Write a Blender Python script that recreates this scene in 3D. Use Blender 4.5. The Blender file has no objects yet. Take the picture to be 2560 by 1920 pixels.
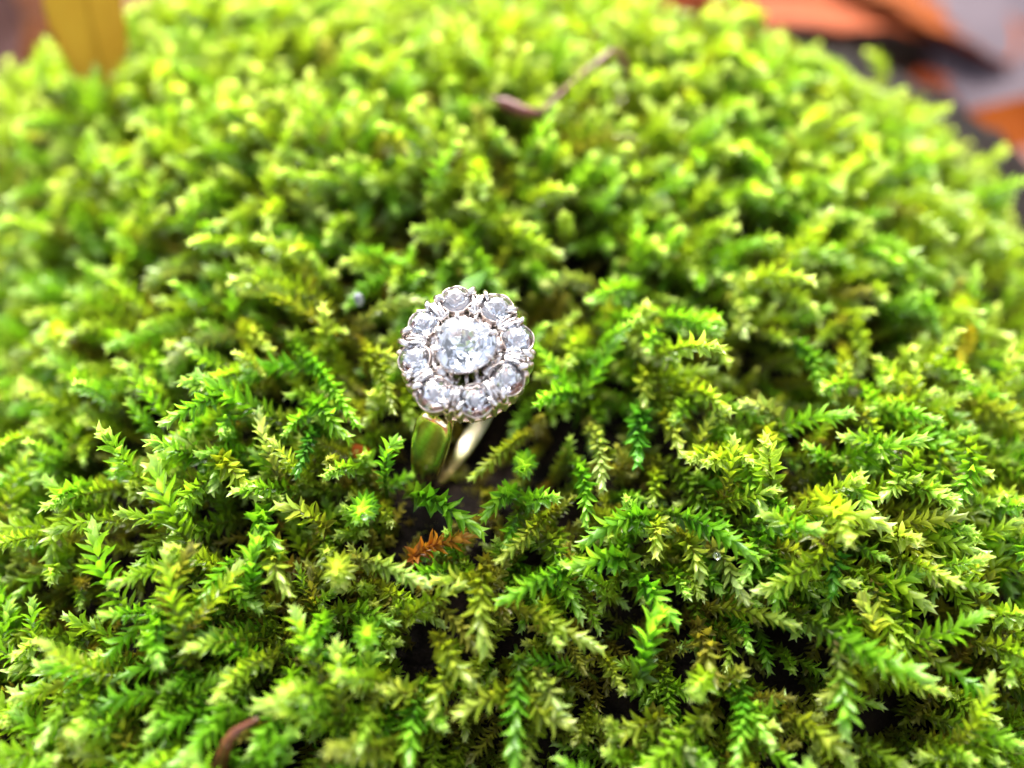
import bpy, bmesh, math, random
import numpy as np
from mathutils import Vector, Matrix, noise, Quaternion

random.seed(7)
rnd = random.Random(11)
S = 0.001                      # everything below is written in millimetres
R = math.radians
SC = bpy.context.scene
COL = SC.collection
V = Vector

# ------------------------------------------------------------------ camera
PITCH = 52.0
fwd = V((0, math.cos(R(PITCH)), -math.sin(R(PITCH))))
rgt = V((1, 0, 0))
upv = V((0, math.sin(R(PITCH)), math.cos(R(PITCH))))
LENS = 28.0
FPX = 2560 * LENS / 36.0
DIST = 65.0
CAM = -DIST * fwd + rgt * (116 / FPX * DIST) - upv * (85 / FPX * DIST)
cd = bpy.data.cameras.new('camera')
cam = bpy.data.objects.new('camera', cd)
COL.objects.link(cam)
cam.matrix_world = Matrix.Translation(CAM * S) @ Matrix((rgt, upv, -fwd)).transposed().to_4x4()
cd.lens = LENS; cd.sensor_width = 36; cd.clip_start = 0.004; cd.clip_end = 60
cd.dof.use_dof = True
cd.dof.focus_distance = 66.8 * S
cd.dof.aperture_fstop = LENS / 3.7       # entrance pupil 2.1 mm across
SC.camera = cam

# ------------------------------------------------------------------ light
SUN_EL, SUN_AZ = 42.0, -8.0             # azimuth from +Y towards +X
w = bpy.data.worlds.new('World'); SC.world = w; w.use_nodes = True
nt = w.node_tree; nt.nodes.clear()
sky = nt.nodes.new('ShaderNodeTexSky'); sky.sky_type = 'NISHITA'; sky.sun_disc = False
sky.sun_elevation = R(SUN_EL); sky.sun_rotation = R(SUN_AZ)
sky.air_density = 1.0; sky.dust_density = 4.0; sky.ozone_density = 1.0
bg = nt.nodes.new('ShaderNodeBackground'); bg.inputs['Strength'].default_value = 0.15
wo = nt.nodes.new('ShaderNodeOutputWorld')
hs = nt.nodes.new('ShaderNodeHueSaturation'); hs.inputs['Saturation'].default_value = 0.38
nt.links.new(sky.outputs[0], hs.inputs['Color']); nt.links.new(hs.outputs[0], bg.inputs[0]); nt.links.new(bg.outputs[0], wo.inputs[0])
ld = bpy.data.lights.new('sun', 'SUN'); ld.energy = 3.4; ld.angle = R(38); ld.color = (1.0, 0.96, 0.9)
sun = bpy.data.objects.new('sun', ld); COL.objects.link(sun)
sd = V((math.sin(R(SUN_AZ)) * math.cos(R(SUN_EL)), math.cos(R(SUN_AZ)) * math.cos(R(SUN_EL)), math.sin(R(SUN_EL))))
sun.rotation_euler = sd.to_track_quat('Z', 'Y').to_euler()
sun.location = sd * 0.5
SC.view_settings.view_transform = 'Standard'; SC.view_settings.look = 'None'
SC.view_settings.gamma = 1.0; SC.view_settings.exposure = 1.95
SC.render.engine = 'CYCLES'

# ------------------------------------------------------------------ helpers
def mesh(name, verts, faces, mat=None, smooth=False):
    me = bpy.data.meshes.new(name)
    me.from_pydata([tuple(c * S for c in v) for v in verts], [], faces)
    me.update()
    if smooth:
        me.polygons.foreach_set('use_smooth', [True] * len(me.polygons))
    if mat: me.materials.append(mat)
    return me

def obj(name, me, parent=None, loc=None, mat4=None):
    o = bpy.data.objects.new(name, me); COL.objects.link(o)
    if parent: o.parent = parent
    if loc is not None: o.location = V(loc) * S
    if mat4 is not None: o.matrix_local = mat4
    return o

def tag(o, label=None, cat=None, group=None, kind=None):
    if label: o['label'] = label
    if cat: o['category'] = cat
    if group: o['group'] = group
    if kind: o['kind'] = kind
    return o

def tmat(M):                      # matrix in mm -> matrix in metres
    M = M.copy(); M.translation = M.translation * S; return M

class MB:
    def __init__(s): s.v = []; s.f = []
    def add(s, verts, faces):
        k = len(s.v); s.v += [tuple(p) for p in verts]; s.f += [tuple(i + k for i in f) for f in faces]
    def tube(s, pts, rad, n=10, flat=1.0, caps=True, up=None):
        pts = [V(p) for p in pts]; m = len(pts)
        prev = None; vs = []; fs = []
        for i, p in enumerate(pts):
            d = (pts[min(i + 1, m - 1)] - pts[max(i - 1, 0)]).normalized()
            if prev is None:
                a = V(up) if up else (V((0, 0, 1)) if abs(d.z) < .9 else V((1, 0, 0)))
            else: a = prev
            a = (a - d * a.dot(d)).normalized(); prev = a; b = d.cross(a)
            r = rad[i] if isinstance(rad, (list, tuple)) else rad
            for j in range(n):
                t = 2 * math.pi * j / n
                vs.append(p + a * (math.cos(t) * r * flat) + b * (math.sin(t) * r))
        for i in range(m - 1):
            for j in range(n):
                fs.append((i * n + j, i * n + (j + 1) % n, (i + 1) * n + (j + 1) % n, (i + 1) * n + j))
        if caps:
            fs.append(tuple(range(n - 1, -1, -1))); fs.append(tuple((m - 1) * n + j for j in range(n)))
        s.add(vs, fs)
    def lathe(s, prof, n=32, rf=None, closed=False):
        vs = []; m = len(prof)
        for j in range(n):
            t = 2 * math.pi * j / n
            for i, (r, z) in enumerate(prof):
                rr = r * (rf(t, i) if rf else 1)
                vs.append((rr * math.cos(t), rr * math.sin(t), z))
        fs = []
        last = m if closed else m - 1
        for j in range(n):
            k = (j + 1) % n
            for i in range(last):
                i2 = (i + 1) % m
                fs.append((j * m + i, k * m + i, k * m + i2, j * m + i2))
        s.add(vs, fs)
    def ball(s, c, r3, M=None, nu=10, nv=6):
        vs = []; fs = []
        c = V(c)
        for i in range(nv + 1):
            p = math.pi * i / nv
            for j in range(nu):
                t = 2 * math.pi * j / nu
                q = V((r3[0] * math.sin(p) * math.cos(t), r3[1] * math.sin(p) * math.sin(t), r3[2] * math.cos(p)))
                vs.append(c + (M @ q if M else q))
        for i in range(nv):
            for j in range(nu):
                fs.append((i * nu + j, (i + 1) * nu + j, (i + 1) * nu + (j + 1) % nu, i * nu + (j + 1) % nu))
        s.add(vs, fs)
    def worn(s, amp, sc=1.6, seed=0.0):
        s.v = [tuple(V(p) + noise.noise_vector(V(p) * sc + V((seed, 0, seed))) * amp) for p in s.v]; return s
    def mesh(s, name, mat, smooth=True): return mesh(name, s.v, s.f, mat, smooth)
    def build(s, name, mat, parent=None, smooth=True, loc=None): return obj(name, s.mesh(name, mat, smooth), parent, loc)

def ray(px, py):
    return (fwd + rgt * ((px - 1280) / FPX) + upv * ((960 - py) / FPX))
def at_z(px, py, z):
    d = ray(px, py); return CAM + d * ((z - CAM.z) / d.z)

def smst(a, b, x):
    t = min(1, max(0, (x - a) / (b - a))); return t * t * (3 - 2 * t)

def dome(x, y):                     # smooth height of the moss cushion
    X = x + 6; ax = 74.0 if X > 0 else 98.0
    Y = y - 10; ay = 66.0 - 4.0 * smst(-8, 30, x) if Y > 0 else 84.0
    r = ((abs(X) / ax) ** 3 + (abs(Y) / ay) ** 3) ** (1 / 3)
    z = -9.0 + 7.0 * smst(2, 62, y) - 6.0 * r * r - 9 * max(0, r - .8) - 95.0 * max(0.0, r - .96) ** 1.5
    z -= .0065 * min(0, y - 4) ** 2 + .010 * min(0, x + 18) ** 2 * (1 - .6 * smst(20, 60, y)) + .0035 * max(0, x - 24) ** 2
    return z, r
def canopy(x, y):
    z, r = dome(x, y)
    z += 1.9 * noise.noise(V((x / 11.0, y / 11.0, 3.1))) + 2.0 * noise.noise(V((x / 26.0, y / 26.0, 8.7)))
    z -= 2.0 * math.exp(-((x + 1) ** 2 + (y + 1) ** 2) / 60.0)       # the dip the ring stands in
    return z
def at(px, py, dz=0.0):             # point where the line of sight meets the cushion, dz above it
    d = ray(px, py); t = 40.0
    while t < 260:
        p = CAM + d * t
        if p.z < canopy(p.x, p.y) + dz: break
        t += 0.4
    return CAM + d * t

# ------------------------------------------------------------------ materials
def new_mat(name):
    m = bpy.data.materials.new(name); m.use_nodes = True
    nt = m.node_tree; nt.nodes.clear()
    return m, nt
def N(nt, t, **kw):
    n = nt.nodes.new(t)
    for k, v in kw.items():
        if k in n.inputs.keys(): n.inputs[k].default_value = v
        else: setattr(n, k, v)
    return n
def ramp(nt, fac, stops):
    r = nt.nodes.new('ShaderNodeValToRGB'); e = r.color_ramp.elements
    while len(e) < len(stops): e.new(0.5)
    for i, (p, c) in enumerate(stops):
        e[i].position = p; e[i].color = (*c, 1)
    nt.links.new(fac, r.inputs[0]); return r.outputs[0]
def posnoise(nt, scale_per_mm, detail=2.0, off=0.0, obj_coords=False):
    if obj_coords:
        g = nt.nodes.new('ShaderNodeTexCoord').outputs['Object']
    else:
        g = nt.nodes.new('ShaderNodeNewGeometry').outputs['Position']
    mp = nt.nodes.new('ShaderNodeMapping'); mp.inputs['Scale'].default_value = (1000 * scale_per_mm,) * 3
    mp.inputs['Location'].default_value = (off, off * 1.7, off * .3)
    nt.links.new(g, mp.inputs[0])
    n = nt.nodes.new('ShaderNodeTexNoise'); n.inputs['Scale'].default_value = 1.0; n.inputs['Detail'].default_value = detail
    nt.links.new(mp.outputs[0], n.inputs['Vector'])
    return n.outputs[0]
def mixc(nt, fac, a, b, mode='MIX'):
    m = nt.nodes.new('ShaderNodeMix'); m.data_type = 'RGBA'; m.blend_type = mode
    for s_, v in ((0, fac), (6, a), (7, b)):
        if isinstance(v, (int, float)): m.inputs[s_].default_value = v
        elif isinstance(v, tuple): m.inputs[s_].default_value = (*v, 1)
        else: nt.links.new(v, m.inputs[s_])
    return m.outputs[2]
def bump(nt, h, dist_mm, strength=1.0):
    b = nt.nodes.new('ShaderNodeBump'); b.inputs['Distance'].default_value = dist_mm * S
    b.inputs['Strength'].default_value = strength
    nt.links.new(h, b.inputs['Height']); return b.outputs[0]

def moss_mat(name, hero):
    m, nt = new_mat(name)
    if hero:
        col = nt.nodes.new('ShaderNodeObjectInfo').outputs['Color']
    else:
        a = nt.nodes.new('ShaderNodeAttribute'); a.attribute_name = 'tone'
        oi = nt.nodes.new('ShaderNodeObjectInfo')
        # young tips yellow green, grown leaves green, old lower leaves olive brown
        green = ramp(nt, a.outputs['Fac'], [(0.0, (0.080, 0.062, 0.012)), (0.25, (0.080, 0.125, 0.010)), (0.6, (0.105, 0.275, 0.008)), (0.85, (0.18, 0.41, 0.020)), (1.0, (0.36, 0.54, 0.13))])
        yell = ramp(nt, a.outputs['Fac'], [(0.0, (0.11, 0.08, 0.012)), (0.3, (0.180, 0.220, 0.014)), (0.65, (0.22, 0.34, 0.012)), (0.85, (0.32, 0.43, 0.05)), (1.0, (0.48, 0.58, 0.19))])
        pn = posnoise(nt, 1 / 15.0, 3.0)
        ad = nt.nodes.new('ShaderNodeMath'); ad.operation = 'MULTIPLY_ADD'
        nt.links.new(oi.outputs['Random'], ad.inputs[0]); ad.inputs[1].default_value = 0.55
        nt.links.new(pn, ad.inputs[2])
        mr = nt.nodes.new('ShaderNodeMapRange'); mr.inputs['From Min'].default_value = 0.58; mr.inputs['From Max'].default_value = 0.98
        nt.links.new(ad.outputs[0], mr.inputs[0])
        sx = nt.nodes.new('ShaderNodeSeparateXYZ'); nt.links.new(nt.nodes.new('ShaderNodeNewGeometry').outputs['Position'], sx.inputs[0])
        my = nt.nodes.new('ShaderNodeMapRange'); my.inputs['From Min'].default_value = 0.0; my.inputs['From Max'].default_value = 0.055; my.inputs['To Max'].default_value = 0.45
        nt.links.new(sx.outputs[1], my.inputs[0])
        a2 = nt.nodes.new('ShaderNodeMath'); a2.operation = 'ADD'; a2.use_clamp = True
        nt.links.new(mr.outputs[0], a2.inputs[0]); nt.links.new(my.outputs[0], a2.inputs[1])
        col = mixc(nt, a2.outputs[0], green, yell)      # yellower toward the crown, its brighter light put into the leaf colour
        b = nt.nodes.new('ShaderNodeAttribute'); b.attribute_name = 'dull'; b.attribute_type = 'INSTANCER'
        col = mixc(nt, b.outputs['Fac'], col, (0.17, 0.125, 0.016))
    fine = posnoise(nt, 3.0, 2.0)
    mr2 = nt.nodes.new('ShaderNodeMapRange'); mr2.inputs['To Min'].default_value = 0.8; mr2.inputs['To Max'].default_value = 1.25
    nt.links.new(fine, mr2.inputs[0])
    vm = nt.nodes.new('ShaderNodeVectorMath'); vm.operation = 'SCALE'
    nt.links.new(col, vm.inputs[0]); nt.links.new(mr2.outputs[0], vm.inputs['Scale']); col = vm.outputs[0]
    p = nt.nodes.new('ShaderNodeBsdfPrincipled'); nt.links.new(col, p.inputs['Base Color'])
    p.inputs['Roughness'].default_value = 0.42; p.inputs['Specular IOR Level'].default_value = 0.5
    p.inputs['Coat Weight'].default_value = 0.4; p.inputs['Coat Roughness'].default_value = 0.28
    tr = nt.nodes.new('ShaderNodeBsdfTranslucent')
    tc = mixc(nt, 1.0, col, (1.7, 1.6, 0.9), 'MULTIPLY'); nt.links.new(tc, tr.inputs[0])
    mx = nt.nodes.new('ShaderNodeMixShader'); mx.inputs[0].default_value = 0.55
    nt.links.new(p.outputs[0], mx.inputs[1]); nt.links.new(tr.outputs[0], mx.inputs[2])
    o = nt.nodes.new('ShaderNodeOutputMaterial'); nt.links.new(mx.outputs[0], o.inputs[0])
    return m

def simple_mat(name, c1, c2, nscale, rough=0.8, bmp=0.0, bscale=1.0, spec=0.3, transl=0.0, obj_coords=False):
    m, nt = new_mat(name)
    n = posnoise(nt, nscale, 5.0, obj_coords=obj_coords)
    col = ramp(nt, n, [(0.32, c1), (0.68, c2)])
    p = nt.nodes.new('ShaderNodeBsdfPrincipled'); nt.links.new(col, p.inputs['Base Color'])
    p.inputs['Roughness'].default_value = rough; p.inputs['Specular IOR Level'].default_value = spec
    if bmp: nt.links.new(bump(nt, posnoise(nt, bscale, 4.0, 3.0, obj_coords), bmp), p.inputs['Normal'])
    o = nt.nodes.new('ShaderNodeOutputMaterial')
    if transl:
        tr = nt.nodes.new('ShaderNodeBsdfTranslucent'); nt.links.new(col, tr.inputs[0])
        mx = nt.nodes.new('ShaderNodeMixShader'); mx.inputs[0].default_value = transl
        nt.links.new(p.outputs[0], mx.inputs[1]); nt.links.new(tr.outputs[0], mx.inputs[2]); nt.links.new(mx.outputs[0], o.inputs[0])
    else: nt.links.new(p.outputs[0], o.inputs[0])
    return m

def metal_mat(name, c1, c2, rough=0.2, b1=0.03, brushed=False):
    m, nt = new_mat(name)
    n = posnoise(nt, 2.2, 4.0, obj_coords=True)
    col = ramp(nt, n, [(0.3, c1), (0.65, c2)])
    p = nt.nodes.new('ShaderNodeBsdfPrincipled'); nt.links.new(col, p.inputs['Base Color'])
    p.inputs['Metallic'].default_value = 1.0
    rr = nt.nodes.new('ShaderNodeMapRange'); rr.inputs['To Min'].default_value = rough * .6; rr.inputs['To Max'].default_value = rough * 1.5
    nt.links.new(posnoise(nt, 5.0, 3.0, 2.0, True), rr.inputs[0]); nt.links.new(rr.outputs[0], p.inputs['Roughness'])
    nt.links.new(bump(nt, posnoise(nt, 9.0 if brushed else 4.5, 4.0, 5.0, True), b1), p.inputs['Normal'])
    o = nt.nodes.new('ShaderNodeOutputMaterial'); nt.links.new(p.outputs[0], o.inputs[0])
    return m

M_leaf = moss_mat('moss_leaf', True)
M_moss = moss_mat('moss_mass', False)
M_white = metal_mat('worn_white_metal', (0.24, 0.17, 0.14), (0.76, 0.74, 0.73), 0.20, 0.05)  # worn metal; its dark brown patches put dark reflections into the colour
M_gold = metal_mat('worn_pale_gold', (0.80, 0.66, 0.40), (0.93, 0.82, 0.58), 0.17, 0.008, True)
M_rose = metal_mat('worn_reddish_gold', (0.55, 0.33, 0.22), (0.85, 0.66, 0.50), 0.25, 0.04)
M_dusk = metal_mat('brown_reflection_white_metal', (0.50, 0.36, 0.29), (0.85, 0.74, 0.68), 0.3, 0.05)  # brown reflection of the surroundings painted into the white metal's colour
def stone_mat():
    m, nt = new_mat('old_cut_diamond')
    g = nt.nodes.new('ShaderNodeBsdfGlass'); g.inputs['IOR'].default_value = 2.42; g.inputs['Roughness'].default_value = 0.0
    g.inputs['Color'].default_value = (0.91, 0.92, 0.945, 1)
    o = nt.nodes.new('ShaderNodeOutputMaterial'); nt.links.new(g.outputs[0], o.inputs[0])
    return m
M_stone = stone_mat()
M_bark = simple_mat('dark_wet_bark', (0.003, 0.002, 0.0016), (0.015, 0.009, 0.006), 1 / 3.0, 0.9, 1.2, 1 / 1.2, 0.12)
M_soil = simple_mat('forest_soil', (0.030, 0.016, 0.009), (0.12, 0.06, 0.03), 1 / 18.0, 0.9, 1.5, 1 / 5.0)
M_twig = simple_mat('reddish_twig', (0.060, 0.012, 0.007), (0.16, 0.042, 0.026), 1 / 1.5, 0.5, 0.1, 1.5, 0.4)
M_twig2 = simple_mat('brown_twig', (0.050, 0.012, 0.006), (0.17, 0.05, 0.018), 1 / 1.5, 0.4, 0.1, 1.5, 0.5)
M_grit = simple_mat('pale_grit', (0.12, 0.12, 0.14), (0.40, 0.41, 0.45), 3.0, 0.3, 0.05, 4.0, 0.5)
def leafm(name, a, b, rough=0.75, spec=0.15): return simple_mat(name, a, b, 1 / 9.0, rough, 0.15, 1.0, spec, 0.25)
M_lo = leafm('orange_dead_leaf', (0.20, 0.036, 0.001), (0.27, 0.062, 0.002))
M_lb = leafm('brown_dead_leaf', (0.12, 0.045, 0.02), (0.26, 0.10, 0.045))
M_lm = leafm('mauve_dead_leaf', (0.10, 0.078, 0.092), (0.13, 0.10, 0.117))
M_ly = leafm('yellow_dead_leaf', (0.48, 0.26, 0.015), (0.58, 0.36, 0.03))
M_lp = leafm('pink_dead_leaf', (0.17, 0.075, 0.06), (0.20, 0.11, 0.10))
M_lr = leafm('rust_dead_leaf', (0.22, 0.045, 0.012), (0.36, 0.08, 0.02))

# ------------------------------------------------------------------ ground, log
def grid_obj(name, x0, x1, y0, y1, nx, ny, fz, mat, parent=None):
    vs = [(x0 + (x1 - x0) * i / nx, y0 + (y1 - y0) * j / ny) for j in range(ny + 1) for i in range(nx + 1)]
    vs = [(x, y, fz(x, y)) for x, y in vs]
    fs = [(j * (nx + 1) + i, j * (nx + 1) + i + 1, (j + 1) * (nx + 1) + i + 1, (j + 1) * (nx + 1) + i) for j in range(ny) for i in range(nx)]
    return obj(name, mesh(name, vs, fs, mat, True), parent)

GZ = -52.0
def ground_z(x, y):
    return GZ + 5 * noise.noise(V((x / 60, y / 60, 0))) + 1.5 * noise.noise(V((x / 14, y / 14, 2)))
def gspace(n, near, far):
    a = np.linspace(-1, 1, n); return np.sign(a) * (np.abs(a) * near + (np.abs(a) ** 7) * (far - near))
gx = gspace(121, 420, 15000); gy = gspace(121, 420, 15000)
vs = [(x, y, ground_z(x, y)) for y in gy for x in gx]; n = len(gx)
fs = [(j * n + i, j * n + i + 1, (j + 1) * n + i + 1, (j + 1) * n + i) for j in range(n - 1) for i in range(n - 1)]
tag(obj('ground', mesh('ground', vs, fs, M_soil, True)), kind='structure')

def log_z(x, y):
    z, r = dome(x, y)
    off = 7.0
    if r > .98:
        k = .98 / r; ze, _ = dome(-6 + (x + 6) * k, 10 + (y - 10) * k)
        dd = math.hypot(x + 6, y - 10) * (1 - k); wr = smst(25, 60, x)          # the bare shelf of bark on the right
        z = ze - (.9 - .72 * wr) * dd - .05 * max(0, dd - (3 + 17 * wr)) ** 2
        off = 7.0 - 3.0 * wr * smst(2, 12, dd)
    z -= 5.5 * math.exp(-((x - .5) ** 2 + (y - 3.5) ** 2) / 42.0)
    return max(z - off + 1.2 * noise.noise(V((x / 5, y / 12, 1))) + .6 * noise.noise(V((x / 2, y / 5, 4))) + .5 * noise.noise(V((x, y, 9))), GZ - 8)
lg = grid_obj('log', -150, 135, -125, 160, 230, 230, log_z, M_bark)
tag(lg, 'dark wet log under the moss, bare black bark at the upper right', 'log')

# ------------------------------------------------------------------ moss leaf and shoots
def leaf_geo(wd=0.36, cup=0.30, curl=0.10, seg=(0.16, 0.42, 0.72)):
    """unit long leaf along +Y, upper face +Z"""
    prof = {0.16: 0.70, 0.42: 1.0, 0.72: 0.62}
    vs = [(0, 0, 0)]; fs = []
    for s_ in seg:
        ww = wd / 2 * prof[s_]; z0 = curl * math.sin(s_ * 2.6) * .5
        vs += [(-ww, s_, z0 + cup * ww), (0, s_, z0 - .02), (ww, s_, z0 + cup * ww)]
    vs.append((0, 1.0, -curl * .5))
    fs += [(0, 2, 1), (0, 3, 2)]
    for k in (0, 3):
        a = 1 + k
        fs += [(a, a + 1, a + 4, a + 3), (a + 1, a + 2, a + 5, a + 4)]
    fs += [(7, 8, 10), (8, 9, 10)]
    return vs, fs
LEAF = [leaf_geo(0.40, .75, .12), leaf_geo(0.35, .9, -.08), leaf_geo(0.45, .7, .06), leaf_geo(0.36, 1.4, .10)]  # last: bud leaf

def shoot_leaves(pts, size=1.0, spread=52, rg=rnd, dens=4.3, bare=0.18, flatten=0.0, upn=None):
    """pts: polyline in mm. returns list of (matrix mm, tone, leafshape)"""
    pts = [V(p) for p in pts]; L = [0.0]
    for a, b in zip(pts, pts[1:]): L.append(L[-1] + (b - a).length)
    T = L[-1]
    def pos(s):
        s = min(max(s, 0), T)
        for i in range(len(pts) - 1):
            if s <= L[i + 1] or i == len(pts) - 2:
                f = (s - L[i]) / max(1e-6, L[i + 1] - L[i]); return pts[i].lerp(pts[i + 1], f), (pts[i + 1] - pts[i]).normalized()
    out = []; n = max(8, int(T * dens / (size ** .8) * (1 - bare)))
    ph = rg.random() * 6.28; ref = V((.31, .17, .93)).normalized()
    for k in range(n):
        u = (k + .5) / n; s = T * (bare + (1 - bare) * u * .985)
        p, d = pos(s); ph += 2.39996 + rg.uniform(-.15, .15)
        a = (ref - d * ref.dot(d)).normalized(); b = d.cross(a)
        rad = a * math.cos(ph) + b * math.sin(ph)
        if upn is not None and flatten:
            rad = (rad - upn * rad.dot(upn) * flatten * (0.9 if rad.dot(upn) < 0 else .6)).normalized()
        al = R(spread + rg.uniform(-9, 9)) * (1 - .48 * smst(.78, 1.0, u)) * (.85 + .15 * smst(0, .3, u))
        d2 = (d * math.cos(al) + rad * math.sin(al)).normalized(); z = (d * math.sin(al) - rad * math.cos(al)).normalized()
        x = d2.cross(z)
        ln = size * (1.0 + .35 * smst(.0, .5, u)) * rg.uniform(.85, 1.15) * (1 - .15 * smst(.85, 1, u)) * 1.12
        M = Matrix((x * ln, d2 * ln, z * ln)).transposed().to_4x4(); M.translation = p + rad * .08
        out.append((M, u * rg.uniform(.85, 1.08), rg.randrange(3)))
    p, d = pos(T)                                   # closed bud at the tip
    for k in range(4):
        ph += 1.65; a = (ref - d * ref.dot(d)).normalized(); b = d.cross(a); rad = a * math.cos(ph) + b * math.sin(ph)
        al = R(4 + 5 * k); d2 = (d * math.cos(al) + rad * math.sin(al)).normalized(); z = (d * math.sin(al) - rad * math.cos(al)).normalized()
        ln = size * (1.95 - .12 * k) * rg.uniform(.95, 1.05); x = d2.cross(z)
        M = Matrix((x * ln, d2 * ln, z * ln)).transposed().to_4x4(); M.translation = p - d * .35 * size + rad * .16 * size
        out.append((M, 1.0, 3))
    return out

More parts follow.
